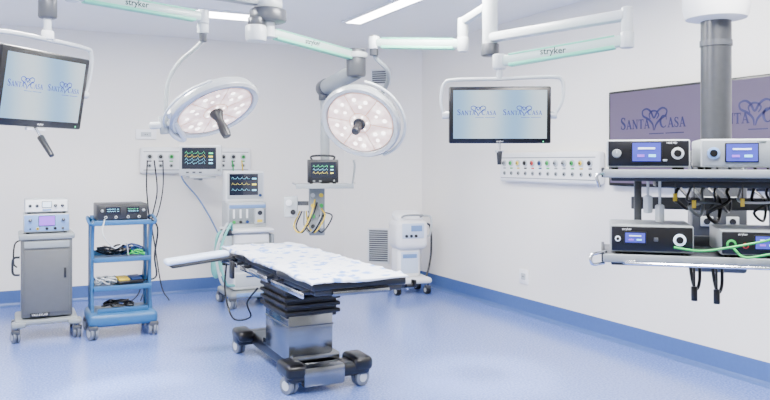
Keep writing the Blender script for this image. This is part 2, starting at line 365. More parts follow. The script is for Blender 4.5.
B().beam(K,J2b,.09,.065,OFFW,.02).obj('extension_arm',t,world=True)
B().cyl(V((K.x,K.y,K.z-.10)),V((K.x,K.y,H)),.055,OFFW,bev=.008).cyl(V((K.x,K.y,K.z-.13)),V((K.x,K.y,K.z-.04)),.066,GRAY,bev=.01).cyl(V((K.x,K.y,H-.05)),V((K.x,K.y,H)),.15,WHITE,bev=.01).obj('ceiling_column',t,world=True)
b0=M@V((0,-h/2,-.025)); 
B().cyl(b0,b0+V((0,0,-.05)),.010,CHROME).cyl(b0+V((0,0,-.05)),b0+V((0,0,-.14)),.019,DGRAY,r2=.014,bev=.004).obj('steering_handle',t,world=True)
B().cyl(b0+V((-.03,0,-.052)),b0+V((.03,0,-.052)),.008,OFFW,bev=.002).obj('handle_collar',t,world=True)
# second hanging monitor (oblique)
Mc=cam(45,90,4.2); n=cdir(.93,-.30,-.17)
t=thing('hanging_monitor','black flat medical display tilted downward, seen at an oblique angle','monitor',(Mc.x,Mc.y,0))
w,h=.66,.425
M,hs=display(t,Mc,n,(0,0,1),w,h,.05,SCRL,INK,bez=.036)
sx=w/2+.03
yk=B().tube([M@V((-sx,0,-.03)),M@V((-sx-.02,.12,-.03)),M@V((-sx,.25,-.03)),M@V((-sx+.06,.275,-.03)),M@V((0,.28,-.03)),M@V((sx-.06,.275,-.03)),M@V((sx,.25,-.03)),M@V((sx+.02,.12,-.03)),M@V((sx,0,-.03))],.013,OFFW,k=8)
for k in(-1,1): yk.cyl(M@V((k*(w/2-.02),0,-.03)),M@V((k*(sx+.012),0,-.03)),.024,OFFW)
yk.obj('yoke',t,world=True)
top=M@V((0,.28,-.03)); zt=cam(35,8,4.2).z
B().cyl(V((top.x,top.y,top.z-.01)),V((top.x,top.y,zt)),.021,OFFW).cyl(V((top.x,top.y,zt-.06)),V((top.x,top.y,zt+.12)),.05,GRAY,bev=.012).cyl(V((top.x,top.y,top.z)),V((top.x,top.y,top.z+.05)),.034,WHITE,bev=.008).obj('drop_pivot',t,world=True)
Ja=V((top.x,top.y,zt+.09)); Jb=Ja+V((-.75,.35,.10))
springarm(t,Ja,Jb,txt=False)
B().beam(Jb+V((0,0,.12)),Jb+V((.5,.55,.12)),.09,.065,LGRAY,.02).cyl(Jb,Jb+V((0,0,.17)),.04,OFFW,bev=.01).obj('extension_arm',t,world=True)
e=Jb+V((.5,.55,0)); B().cyl(V((e.x,e.y,e.z+.07)),V((e.x,e.y,H)),.055,OFFW).cyl(V((e.x,e.y,H-.05)),V((e.x,e.y,H)),.15,WHITE,bev=.01).obj('ceiling_column',t,world=True)
b0=M@V((-.02,-h/2,-.02)); b1=cam(52,156,4.12)
B().cyl(b0,b0.lerp(b1,.4),.010,CHROME).cyl(b0.lerp(b1,.35),b1,.019,DGRAY,r2=.014,bev=.004).obj('steering_handle',t,world=True)
B().beam(M@V((-.08,-h/2-.012,-.02)),M@V((.06,-h/2-.012,-.02)),.02,.016,WHITE,.004).obj('handle_bracket',t,world=True)
# ---------------------------------------------------------------- lamps
def lamphead(t,c,n,R=.35,up=(0,0,1),hk=1.0):
    M=FR(c,n,up)
    hd=B().lathe([(0,-.11),(R*.40,-.105),(R*.75,-.08),(R*.95,-.04),(R,.0),(R*.995,.028),(R*.95,.044),(R*.86,.038),(R*.83,.020),(0,.020)],HOUS,M).obj('lamp_head',t,world=True)
    B().lathe([(R*.83,.020),(R*.825,.028),(0,.029)],GAP,M).obj('glass_cover',hd,world=True)
    rd=random.Random(2)
    for i in range(6):
        a=math.pi*2*i/6+.3; pts=[]
        for q in range(-6,7):
            th=a+q*(math.radians(28.8)/6); rr=R*(.81-.02*(abs(q)/6)**4); pts.append((rr*math.cos(th),rr*math.sin(th)))
        for q in (3,1,-1,-3):
            th=a+q*math.radians(26.8)/3; pts.append((R*.28*math.cos(th),R*.28*math.sin(th)))
        b=B().prism(pts,.003,PETAL,M@Matrix.Translation((0,0,.029)))
        for r_,nn in((.45,1),(.62,2)):
            for k in range(nn):
                th=a+(k-(nn-1)/2)*math.radians(46)/nn+rd.uniform(-.05,.05); rq=r_+rd.uniform(-.03,.03); q=V((math.cos(th)*R*rq,math.sin(th)*R*rq,.031))
                b.cyl(M@q,M@(q+V((0,0,.003))),R*rd.uniform(.04,.06),LED,seg=14)
        b.obj('led_petal',hd,world=True)
    b=B().lathe([(0,.031),(R*.25,.031),(R*.25,.037),(0,.038)],PETAL,M)
    for k in range(6): b.cyl(M@V((math.cos(k*math.pi/3)*R*.19,math.sin(k*math.pi/3)*R*.19,.036)),M@V((math.cos(k*math.pi/3)*R*.19,math.sin(k*math.pi/3)*R*.19,.042)),R*.028,LED,seg=10)
    b.obj('led_center',hd,world=True)
    B().lathe([(0,.036),(.050,.036),(.052,.055),(.034,.075*hk),(.028,.10*hk),(.034,.14*hk),(.037,.175*hk),(.030,.21*hk),(0,.215*hk)],DGRAY,M,24).obj('sterile_handle',hd,world=True)
    return M,hd
hub=cam(268,20,5.7); 
tH=thing('ceiling_light_mount','gray and white ceiling column carrying the surgical light arms','ceiling mount',(hub.x,hub.y,0))
B().cyl(V((hub.x,hub.y,2.55)),V((hub.x,hub.y,H)),.05,OFFW).cyl(V((hub.x,hub.y,2.66)),V((hub.x,hub.y,2.76)),.14,GRAY,bev=.02).cyl(V((hub.x,hub.y,2.76)),V((hub.x,hub.y,2.84)),.11,OFFW,bev=.02).cyl(V((hub.x,hub.y,H-.05)),V((hub.x,hub.y,H)),.2,WHITE,bev=.01).obj('column',tH,world=True)
q=cam(256,35,5.6); B().cyl(V((q.x,q.y,2.50)),V((q.x,q.y,2.62)),.078,OFFW,bev=.015).cyl(V((q.x,q.y,2.62)),V((q.x,q.y,2.68)),.06,GRAY,bev=.01).obj('swivel_joint',tH,world=True)
# lamp 1
N1=cdir(.45,-.31,-.84)
c1=cam(214,108,5.5)
t=thing('surgical_light','round white operating light tilted sideways with warm lit LED petals','surgical light',(c1.x,c1.y,0),group='surgical lights')
M,hd=lamphead(t,c1,N1,.345,hk=1.2)
A0=cam(72,-6,4.8); A1=cam(203,17,5.45)
springarm(t,A0,A1)
B().beam(V((A0.x,A0.y,A0.z+.13)),V((hub.x,hub.y,A0.z+.13)),.085,.06,LGRAY,.02).cyl(A0,A0+V((0,0,.17)),.04,OFFW,bev=.01).obj('extension_arm',t,world=True)
D=cam(203,42,5.45)
B().cyl(A1+V((0,0,-.02)),V((A1.x,A1.y,D.z)),.026,GRAY,bev=.005).cyl(V((A1.x,A1.y,A1.z-.12)),V((A1.x,A1.y,A1.z-.05)),.042,OFFW,bev=.008).obj('drop_pivot',t,world=True)
bk=c1-N1*.12
rp=M@V((-.345,-.10,-.01)); e1=cam(166,124,5.45)
B().tube([V((A1.x,A1.y,D.z+.02)),cam(197,47,5.45),cam(180,62,5.45),cam(169,80,5.45),cam(166,103,5.45),e1],.015,LGRAY,k=8).obj('curved_arm',t,world=True)
B().beam(cam(149,126,5.42),cam(176,124,5.47),.05,.05,OFFW,.015).tube([cam(168,128,5.46),cam(176,137,5.5),cam(184,138,5.52),rp],.02,OFFW).tube([cam(166,118,5.46),cam(176,104,5.6),cam(196,90,5.75),bk],.018,OFFW).cyl(cam(163,116,5.45),cam(165,134,5.45),.034,LGRAY,bev=.008).obj('head_yoke',t,world=True)
B().tube([M@V((math.cos(a)*.375,math.sin(a)*.375,-.01)) for a in [math.radians(x) for x in range(130,290,15)]],.009,OFFW).obj('rim_handle',hd,world=True)
# lamp 2
c2=cam(361,121,6.1)
t=thing('surgical_light','round white operating light facing the table with bright LED petals','surgical light',(c2.x,c2.y,0),group='surgical lights')
n2=cdir(-.25,-.76,-.55)
M,hd=lamphead(t,c2,n2,.335,hk=.8)
L0=cam(463,44,5.6); L1=cam(374,43,5.9)
springarm(t,L0,L1,txt=False)
L0b=V((L0.x,L0.y,cam(463,22,5.6).z))
B().cyl(V((L0.x,L0.y,L0.z-.06)),L0b+V((0,0,.03)),.04,OFFW,bev=.01).beam(L0b,V((K.x-.0,K.y,cam(488,5,5.4).z)),.07,.06,OFFW,.02).obj('extension_arm',t,world=True)
B().cyl(L1+V((0,0,-.10)),L1+V((0,0,.06)),.034,GRAY,bev=.006).obj('drop_pivot',t,world=True)
B().tube([L1+V((0,0,-.05)),cam(376,58,5.92),cam(388,72,5.98),cam(384,90,6.15),c2-n2*.14,c2-n2*.06],.018,LGRAY,k=8).obj('curved_arm',t,world=True)
B().tube([M@V((math.cos(a)*.365,math.sin(a)*.365,-.015)) for a in [math.radians(x) for x in range(-70,75,12)]],.012,OFFW).obj('rim_handle',hd,world=True)
# ---------------------------------------------------------------- anaesthesia pendant with shelf
P1=cam(325,84,7.3)
t=thing('ceiling_pendant','gray articulated ceiling pendant with shelf, sockets and hanging hoses','ceiling pendant',(P1.x,P1.y,0))
S0=cam(268,32,5.75); S1=cam(356,56,6.5)
springarm(t,S0,S1)
B().cyl(V((S1.x,S1.y,S1.z-.18)),V((S1.x,S1.y,S1.z+.06)),.085,GRAY,bev=.015).cyl(V((S1.x,S1.y,S1.z-.02)),V((S1.x,S1.y,S1.z+.03)),.10,OFFW,bev=.01).obj('swivel_joint',t,world=True)
a0=V((S1.x,S1.y,S1.z-.13)); a1=V((P1.x,P1.y,a0.z-.07))
B().cyl(a0,a1,.075,LGRAY,bev=.02).cyl(a0.lerp(a1,.9),a0.lerp(a1,1.06),.085,GRAY,bev=.02).obj('boom_arm',t,world=True)
B().cyl(V((P1.x,P1.y,1.38)),V((P1.x,P1.y,a1.z+.02)),.045,LGRAY,bev=.008).cyl(V((P1.x,P1.y,a1.z-.12)),V((P1.x,P1.y,a1.z-.05)),.062,GRAY,bev=.01).obj('column',t,world=True)
rz=camrot(8); R=Matrix.Translation((P1.x,P1.y,0))@Matrix.Rotation(rz,4,'Z')
sh=B().box((-.02,-.12,1.375),(.52,.40,.03),GRAY,.008,mx=R).box((-.02,-.325,1.375),(.54,.02,.045),LGRAY,.005,mx=R)
for k in(-1,1): sh.tube([R@V((-.02+k*.26,-.33,1.39)),R@V((-.02+k*.29,-.2,1.40)),R@V((-.02+k*.29,.05,1.40))],.010,CHROME)
sh.obj('shelf',t,world=True)
B().tube([R@V((.26,-.10,1.38)),R@V((.28,-.10,1.55)),R@V((.27,-.10,1.62))],.010,LGRAY).obj('side_post',t,world=True)
B().box((-.08,.02,1.12),(.15,.15,.46),LGRAY,.01,mx=R).obj('service_head',t,world=True)
for i in range(4):
    for j in range(2):
        z=1.28-.10*i; B().cyl(R@V((-.12+.08*j,-.05,z)),R@V((-.12+.08*j,-.08,z)),.020,[OFFW,YELLOW,GREENC,DGRAY][(i+j)%4],seg=16).obj('gas_socket',t,world=True)
for i,(m,dx) in enumerate([(YELLOW,-.12),(DGRAY,-.1),(LGRAY,-.02),(YELLOW,.02),(DGRAY,.09),(BLACK,.0)]):
    B().tube([R@V((-.10+.02*i,-.08,1.24-.03*i)),R@V((dx-.03,-.15,1.08)),R@V((dx-.12,-.12,.93)),R@V((dx-.18,-.02,.98)),R@V((-.24+.02*i,.06,1.12))],.007,m).obj('hose',t,world=True)
B().box((-.33,-.02,1.17),(.13,.10,.20),OFFW,.015,mx=R).cyl(R@V((-.35,-.07,1.21)),R@V((-.35,-.09,1.21)),.03,WHITE).cyl(R@V((-.31,-.07,1.12)),R@V((-.31,-.09,1.12)),.025,DGRAY).box((-.22,.0,1.2),(.12,.04,.04),GRAY,mx=R).obj('suction_regulator',t,world=True)
s=device('patient_monitor','compact black patient monitor with coloured traces on pendant shelf','medical monitor',R@V((-.03,-.14,1.391)),rz,.29,.16,.22,DGRAY,[('screen',.5,.56,.80,.66,SCRK,[TRG,TRC,TRY]),('btn',.2,.08,.08,.06,LGRAY),('btn',.4,.08,.08,.06,LGRAY),('knob',.85,.09,.010,LGRAY)],front=DGRAY)
B().tube([(-.10,0,.22),(-.10,0,.265),(.10,0,.265),(.10,0,.22)],.010,DGRAY,k=4).obj('carry_handle',s)
# ---------------------------------------------------------------- wall gas rails
def gasrail(name,label,c,L,h,nout,cols,rz):
    t=thing(name,label,'medical gas panel',(c[0],c[1],0),rz)
    B().box((0,-.045,c[2]),(L,.09,h),WHITE,.03,seg=4).box((0,-.091,c[2]+h*.32),(L*.95,.004,h*.03),LGRAY,.001).box((0,-.091,c[2]-h*.36),(L*.95,.004,h*.03),LGRAY,.001).obj('rail_housing',t)
    for i in range(nout):
        x=-L*.47+L*.94*(i+.5)/nout; z=c[2]+h*.14; m=cols[i%len(cols)]
        B().cyl((x,-.088,z),(x,-.102,z),.036,OFFW,bev=.004,seg=20).cyl((x,-.10,z),(x,-.114,z),.022,m,seg=18,bev=.003).cyl((x,-.112,z),(x,-.119,z),.009,BLACK,seg=12).obj('gas_outlet',t)
        B().box((x,-.091,c[2]-h*.03),(.045,.004,.014),m,.001).obj('outlet_label',t)
        B().cyl((x,-.088,c[2]-h*.20),(x,-.097,c[2]-h*.20),.022,LGRAY,seg=18,bev=.003).cyl((x,-.095,c[2]-h*.20),(x,-.10,c[2]-h*.20),.010,DGRAY,seg=12).obj('power_socket',t)
    return t
gasrail('gas_supply_rail','white wall-mounted gas supply rail with coloured round outlets',(0,-3.35,1.545),1.54,.31,12,[LGRAY,GREENC,YELLOW,DGRAY,RED,BLUED,GREENC,LGRAY],math.radians(-90))
gasrail('gas_supply_rail','white wall gas rail with plugged hoses behind the carts',(-2.785,0,1.62),1.34,.32,10,[DGRAY,DGRAY,GREENC,YELLOW,LGRAY,RED,DGRAY],0)
def cable(name,label,pts,r,m):
    t=thing(name,label,'cable',(pts[0][0],pts[0][1],0)); B().tube(pts,r,m,k=8).obj('cable',t,world=True); return t
cable('power_cable','black power cable hanging in a loop from the wall rail',[V((-3.38,-.11,1.62)),V((-3.40,-.18,1.3)),V((-3.36,-.14,.8)),V((-3.42,-.16,.45)),V((-3.50,-.3,.1)),V((-3.7,-.6,.02)),V((-3.9,-1.0,.012))],.008,BLACK)
cable('power_cable','black power cable hanging straight down the wall',[V((-3.30,-.11,1.62)),V((-3.28,-.18,1.25)),V((-3.33,-.12,.9)),V((-3.30,-.16,.6)),V((-3.25,-.3,.15)),V((-3.2,-.5,.015))],.008,BLACK)
cable('power_cable','black power cable hanging straight down the wall',[V((-3.20,-.11,1.62)),V((-3.21,-.17,1.3)),V((-3.26,-.13,1.0)),V((-3.38,-.14,.7)),V((-3.42,-.25,.2)),V((-3.5,-.4,.015))],.007,BLACK)
cable('gas_hose','pale blue gas hose curving from wall rail to the floor',[V((-3.0,-.11,1.62)),V((-2.99,-.2,1.4)),V((-2.75,-.15,1.1)),V((-2.5,-.12,.6)),V((-2.45,-.2,.02))],.009,BLUEL)
cable('gas_hose','green gas hose curving from wall rail to the floor',[V((-2.36,-.11,1.62)),V((-2.34,-.2,1.3)),V((-2.20,-.2,1.0)),V((-2.1,-.2,.5)),V((-2.1,-.3,.02))],.008,GREENC)
cable('gas_hose','yellow gas hose curving from wall rail to the floor',[V((-2.24,-.11,1.62)),V((-2.22,-.2,1.25)),V((-2.1,-.2,.9)),V((-2.04,-.2,.5)),V((-2.02,-.3,.02))],.008,YELLOW)
def plate(c,rz,w,h,label):
    t=thing('wall_socket',label,'wall socket',(c[0],c[1],0),rz); B().box((0,-.010,c[2]),(w,.02,h),PLATE,.004).obj('plate',t)
    B().box((0,-.021,c[2]),(w*.5,.004,h*.45),OFFW,.002).cyl((-.012,-.022,c[2]),(-.012,-.025,c[2]),.006,DGRAY,seg=8).cyl((.012,-.022,c[2]),(.012,-.025,c[2]),.006,DGRAY,seg=8).obj('socket_insert',t)
plate((0,-2.92,.40),math.radians(-90),.15,.15,'white wall socket plate low on the wall')
plate((-3.38,0,1.93),0,.24,.12,'white double switch plate above the gas rail')
# ---------------------------------------------------------------- wall tv
TVy=-4.23-.98
t=thing('wall_television','large flat wall television with black frame showing violet hospital logo','television',(-.08,TVy,0))
M,hs=display(t,V((-.075,TVy,1.805)),(-1,0,0),(0,0,1),1.96,.83,.05,SCRV,INKP,bez=.024,ls=.35,back=False,ly=.075)
B().box((-.035,TVy,1.8),(.08,.5,.4),GRAY,.005).obj('wall_bracket',t,world=True)
# ---------------------------------------------------------------- operating table
T=(-2.83,-3.85,0)
t=thing('operating_table','operating table with printed sheet, black bellows and steel pedestal','operating table',T)
b=B()
b.box((-.03,.06,.135),(.36,1.20,.11),BLACK,.03,seg=3)
b.box((0,-.52,.135),(.62,.20,.10),BLACK,.035,seg=3).box((-.02,.68,.135),(.62,.20,.10),BLACK,.035,seg=3)
for sx in(-1,1): b.box((sx*.25,-.50,.165),(.15,.26,.10),BLACK,.035,seg=3); b.box((-.02+sx*.24,.67,.165),(.14,.26,.09),BLACK,.035,seg=3)
b.obj('base',t)
B().box((-.05,-.12,.205),(.36,.70,.06),STEEL,.012).box((-.05,-.46,.12),(.31,.34,.14),STEEL,.02).obj('steel_foot_plate',t)
B().box((-.07,-.14,.35),(.34,.54,.32),STEEL,.012).box((-.07,-.14,.43),(.346,.546,.008),GRAY).obj('pedestal',t)
b=B(); z=.50; i=0
while z<.74:
    b.box((-.06,-.13,z),(.38+.045*(i%2),.55+.045*(i%2),.028),RUBBER,.008); z+=.025; i+=1
b.obj('bellows',t)
for x,y,a in((-.27,-.55,.4),(.27,-.55,1.9),(-.28,.70,.2),(.24,.70,.2)): caster(t,x,y,.062,ang=a,top=.14)
OX=.025
fr=B().box((OX,.1,.745),(.46,1.3,.05),DGRAY,.008).box((-.05,-.1,.735),(.46,.66,.05),BLACK,.01)
for y0,y1 in((-1.04,-.34),(-.30,.46),(.50,1.10)): fr.box((OX,(y0+y1)/2,.772),(.62,y1-y0,.04),DGRAY,.01)
fr.obj('top_frame',t)
for sx in(-1,1):
    rl=B()
    for y0,y1 in((-1.00,-.36),(-.26,.44),(.54,1.05)):
        rl.box((OX+sx*.375,(y0+y1)/2,.755),(.012,y1-y0,.036),CHROME,.003)
        for y in(y0+.06,y1-.06): rl.cyl((OX+sx*.30,y,.765),(OX+sx*.37,y,.765),.014,DGRAY,seg=12)
    rl.obj('side_rail',t)
for y0,y1 in((-1.06,-.33),(-.31,.47),(.49,1.16)): B().box((OX,(y0+y1)/2,.817),(.665,y1-y0,.06),BLACK,.014,seg=3).obj('mattress_section',t)
B().box((OX,-1.06,.765),(.40,.03,.03),STEEL,.005).obj('foot_end_rail',t)
def sheet(x0,x1,y0,y1,z,drop):
    tb=bmesh.new(); nx,ny=60,160; g=[]; W=x1-x0; L=y1-y0
    for j in range(ny+1):
        row=[]
        for i in range(nx+1):
            s=(-drop)+(W+2*drop)*i/nx; q=(-drop)+(L+2*drop)*j/ny
            x=min(max(s,0),W); y=min(max(q,0),L); ox=s-x; oy=q-y; over=abs(ox)+abs(oy)
            zz=z-min(over,drop*1.3)*.92
            xx=x0+x+math.copysign(min(abs(ox),.006)+.08*abs(ox),ox); yy=y0+y+math.copysign(min(abs(oy),.006)+.08*abs(oy),oy)
            r1=1-abs(noise.noise(V((xx*5+yy*2,yy*3-xx,.3)))*2); r2=1-abs(noise.noise(V((xx*9-yy*4,yy*7,1.3)))*2)
            nn=max(0,r1)**6*.012+max(0,r2)**6*.008
            zz+=nn if over==0 else nn*.3
            if over>0: 
                k=noise.noise(V((xx*2,yy*9,7)))*.008*(over/drop); xx+=math.copysign(abs(k),ox) if ox else 0; yy+=math.copysign(abs(k),oy) if oy else 0
                zz+=noise.noise(V((xx*3,yy*3,2)))*.02*(over/drop)
            row.append(tb.verts.new((xx,yy,zz+.001)))
        g.append(row)
    for j in range(ny):
        for i in range(nx): tb.faces.new((g[j][i],g[j][i+1],g[j+1][i+1],g[j+1][i]))
    return tb
b=B(); b.add(sheet(OX-.335,OX+.335,-1.065,1.165,.850,.020),SHEET); so=b.obj('sheet',t,label='white cotton sheet with pale blue print')
md=so.modifiers.new('s','SOLIDIFY'); md.thickness=.003
AB=Matrix.Translation((-.31,.78,.81))@Matrix.Rotation(-.10,4,'Y')
B().box((-.28,0,-.005),(.50,.14,.025),DGRAY,.01,mx=AB).box((-.31,0,.032),(.52,.15,.05),PADB,.022,seg=3,mx=AB).cyl((-.27,.78,.775),(-.42,.78,.785),.028,STEEL).obj('arm_board',t,label='narrow padded pale blue arm board')
B().tube([(-.34,.90,.76),(-.36,.88,.5),(-.34,.7,.30),(-.28,.4,.36),(-.34,.28,.5),(-.28,.2,.62)],.008,BLACK).obj('control_cable',t)
B().box((-.38,.58,.72),(.03,.07,.14),DGRAY,.008).obj('hand_control',t)
B().cyl((OX+.36,-1.0,.765),(OX+.42,-1.0,.765),.014,BLACK).box((OX+.42,-1.0,.78),(.02,.05,.05),BLACK,.006).obj('rail_clamp',t)
# ---------------------------------------------------------------- gray cart
g=cam(49,340,6.85); G=(g.x-.02,g.y+.12,0)
t=thing('equipment_cart','gray metal equipment cart with closed door on four casters','cart',G)
B().box((0,0,.56),(.42,.46,.70),CARTG,.012).box((0,0,.93),(.46,.50,.05),LGRAY,.012).obj('cabinet',t)
d=B().box((0,-.236,.53),(.37,.014,.56),CARTG,.004).obj('door',t,label='flat gray cabinet door')
B().box((.15,-.248,.60),(.018,.016,.09),DGRAY,.004).obj('door_handle',d)
B().box((0,-.236,.86),(.37,.014,.06),LGRAY,.003).obj('drawer',t)
B().box((-.06,-.246,.235),(.16,.006,.035),DGRAY,.001).text('VALLEYLAB',FR((-.06,-.2495,.235),(0,-1,0)),.026,WHITE).obj('maker_plate',t)
B().box((0,0,.17),(.52,.50,.05),LGRAY,.02).box((-.23,-.22,.155),(.12,.12,.05),LGRAY,.02).box((.23,-.22,.155),(.12,.12,.05),LGRAY,.02).obj('base',t)
for x,y,a in((-.25,-.25,.3),(.25,-.25,-.2),(-.25,.23,.2),(.25,.23,0)): caster(t,x,y,.055,ang=a,top=.16)
B().tube([(-.22,-.18,.75),(-.27,-.18,.74),(-.28,-.18,.66),(-.27,-.18,.60),(-.22,-.18,.59)],.010,DGRAY,k=5).obj('cable_hanger',t)
B().tube([(-.20,-.1,.9),(-.26,-.12,.86),(-.27,-.14,.7),(-.245,-.17,.66)],.007,BLACK).obj('cord',t)
tp=.955
device('electrosurgical_unit','white electrosurgical generator with violet lit display and sockets','medical device',(G[0],G[1],tp),0,.38,.38,.165,OFFW,[('screen',.5,.62,.34,.50,SCRP),('knob',.14,.66,.016,GRAY),('knob',.86,.66,.016,GRAY),('port',.14,.2,.013,BLUEL),('port',.30,.2,.013,YELLOW),('port',.5,.2,.013,DGRAY),('port',.68,.2,.013,DGRAY),('port',.85,.2,.013,LGRAY)],front=BLUEL)
device('smoke_evacuator','slim white control unit with row of dials stacked on top','medical device',(G[0],G[1],tp+.18),0,.36,.34,.115,OFFW,[('port',.12,.5,.016,LGRAY),('port',.28,.5,.016,LGRAY),('screen',.5,.6,.2,.4,SCRW),('knob',.7,.5,.014,DGRAY),('knob',.86,.5,.014,DGRAY),('btn',.5,.18,.2,.12,BLUEL)],front=WHITE)
# ---------------------------------------------------------------- blue cart (open frame)
g=cam(122,334,6.95); G=(g.x,g.y+.12,0)
t=thing('blue_trolley','blue plastic trolley with open shelves holding cables on large casters','cart',G)
MX=lambda x: Matrix(((0,0,1,x),(1,0,0,0),(0,1,0,0),(0,0,0,1)))
for sx in(-1,1):
    B().prism([(-.14,.20),(.04,.20),(.06,.34),(.03,.6),(.0,.85),(-.08,1.02),(-.18,1.05),(-.19,1.02),(-.15,.95),(-.11,.8),(-.09,.6),(-.09,.4)],.028,BLUEC,MX(sx*.255-.014),bev=.006).obj('front_post',t)
    B().box((sx*.25,.165,.62),(.03,.09,.84),BLUEC,.010).obj('rear_post',t)
for z in(.44,.70,1.035): B().box((0,.0,z),(.50,.40,.030),BLUEC,.008).box((0,-.20,z+.010),(.50,.014,.045),BLUEC,.004).box((0,.20,z+.02),(.50,.012,.08),BLUEC,.004).obj('shelf',t)
B().box((0,-.02,.17),(.60,.52,.12),BLUEC,.04,seg=3).box((0,-.02,.232),(.44,.36,.01),BLUEC,.004).box((0,-.21,.25),(.44,.02,.04),BLUEC,.005).obj('base',t)
for x,y,a in((-.26,-.25,.3),(.26,-.25,-.3),(-.26,.22,.2),(.26,.22,0)): caster(t,x,y,.062,ang=a,top=.16,m=WHEEL)
for k in(-1,1): B().tube([(k*.25,-.18,1.02),(k*.29,-.20,1.05),(k*.29,.0,1.09),(k*.25,.15,1.05)],.014,BLUEC,k=5).obj('push_handle',t)
device('electrosurgical_unit','black-faced electrosurgical unit with display and round sockets','medical device',(G[0],G[1],1.054),0,.44,.38,.15,DGRAY,[('screen',.3,.62,.28,.4,SCRK,[TRC,TRC]),('screen',.7,.62,.24,.4,SCRK,[TRG,TRC]),('knob',.09,.6,.014,LGRAY),('knob',.91,.6,.014,LGRAY),('port',.16,.2,.013,OFFW),('port',.36,.2,.013,OFFW),('port',.6,.2,.013,OFFW),('port',.82,.2,.013,OFFW)],front=DGRAY)
def coil(name,label,c,R,m,n=4,r=.007,cat='cable',amp=.3,hh=.006):
    pts=[]; ph=random.random()*6
    for i in range(n*9): a=i*2*math.pi/9; rr=R*(1+amp*math.sin(i*1.7+ph)); pts.append(V(c)+V((rr*math.cos(a)+amp*.12*R*math.sin(i*.9+ph),rr*.75*math.sin(a),r+hh*(i/9)+amp*.10*abs(math.sin(i*2.3+ph)))))
    tt=thing(name,label,cat,c); B().tube(pts,r,m,k=4,seg=8).obj('coil',tt,world=True)
coil('coiled_cable','black cable tangled on the trolley shelf',(G[0]-.05,G[1]-.02,.716),.11,BLACK,7,.008,amp=.5)
coil('coiled_cable','green cable tangled on trolley shelf',(G[0]+.13,G[1]-.08,.716),.06,GREENC,3,amp=.4)
coil('coiled_cable','dark blue cable tangled on trolley shelf',(G[0]+.11,G[1]-.02,.716),.07,BLUED,5,.008,amp=.5,hh=.012)
coil('coiled_cable','white cable tangled on the lower shelf',(G[0]-.13,G[1]-.06,.456),.07,OFFW,5,amp=.5)
def pedal(c,rz,label):
    tt=thing('foot_pedal',label,'foot pedal',c,rz); B().box((0,0,.02),(.24,.16,.04),BLACK,.012).obj('base',tt)
    for sx,m in((-1,YELLOW),(1,BLUED)): B().box((sx*.058,-.01,.055),(.10,.12,.022),m,.008,rot=(.18,0,0)).obj('pedal_plate',tt)
pedal((G[0]+.07,G[1]-.02,.456),.2,'twin foot pedal with yellow and blue plates on shelf')
coil('coiled_cable','thick black cable coiled on trolley base',(G[0]-.02,G[1]-.02,.238),.11,BLACK,5,.008,amp=.35)
cable('hanging_cable','black cable hanging down the side of the trolley',[V((G[0]+.22,G[1]-.0,1.10)),V((G[0]+.33,G[1]-.05,.98)),V((G[0]+.31,G[1]-.02,.7)),V((G[0]+.33,G[1]+.02,.5)),V((G[0]+.20,G[1]-.05,.48))],.008,BLACK)
cable('hanging_cable','white cable looping in front of the trolley shelves',[V((G[0]-.16,G[1]-.2,1.08)),V((G[0]-.18,G[1]-.24,.95)),V((G[0]-.08,G[1]-.24,.82)),V((G[0]+.02,G[1]-.22,.86)),V((G[0]+.05,G[1]-.16,.74))],.006,OFFW)
# ---------------------------------------------------------------- anesthesia machine
g=cam(250,304,8.35); G=(g.x,g.y+.1,0); rz=0
t=thing('anesthesia_machine','white anesthesia machine with blue trim, display and casters','anesthesia machine',G,rz)
B().box((0,.05,.50),(.42,.44,.62),WHITE,.03,seg=3).box((0,.05,.84),(.50,.52,.045),WHITE,.02,seg=3).box((.235,.0,.6),(.03,.40,.40),LGRAY,.01).obj('cabinet',t)
for z in(.30,.47,.64): 
    d=B().box((.0,-.176,z),(.37,.014,.145),OFFW,.006).obj('drawer',t); B().box((0,-.187,z+.04),(.14,.014,.016),BLUED,.004).obj('drawer_handle',d)
B().box((0,.02,.15),(.54,.58,.07),LGRAY,.03,seg=3).box((0,-.265,.155),(.40,.02,.04),BLUEL,.006).obj('base',t)
for x,y,a in((-.23,-.23,.3),(.23,-.23,-.3),(-.23,.27,.2),(.23,.27,0)): caster(t,x,y,.06,ang=a,top=.13)
B().box((.0,.14,1.00),(.44,.30,.30),OFFW,.02,seg=3).box((0,-.012,1.10),(.42,.01,.04),BLUEL,.004).box((0,-.012,.99),(.42,.01,.17),LGRAY,.004).obj('gas_control_block',t)
for i in range(3): B().cyl((-.16+.075*i,-.012,.93),(-.16+.075*i,-.045,.93),.017,[GREENC,DGRAY,BLUED][i],bev=.004).obj('flow_knob',t)
for i in range(3): B().box((-.16+.075*i,-.020,1.02),(.022,.01,.10),WHITE,.003).obj('flow_tube',t)
B().box((.12,-.04,.99),(.10,.07,.17),OFFW,.015).cyl((.12,-.07,1.03),(.12,-.09,1.03),.026,DGRAY).box((.12,-.078,.94),(.06,.006,.03),YELLOW,.002).obj('vaporizer',t)
B().box((0,.16,1.32),(.46,.14,.36),WHITE,.03,seg=4).box((0,.088,1.33),(.41,.015,.30),OFFW,.008).obj('display_housing',t)
sc=B().box((-.02,.078,1.345),(.33,.006,.24),SCRK)
for j,m in enumerate([TRC,TRY,TRC]):
    sc.tube([(-.16+.21*q/16,.073,1.41-.065*j+(.02 if q%4==1 else 0)) for q in range(17)],.0013,m,seg=5,smooth=False); sc.box((.10,.073,1.41-.065*j),(.05,.002,.018),m)
sc.obj('screen',t); B().cyl((.17,.082,1.22),(.17,.06,1.22),.016,BLUED).obj('control_knob',t)
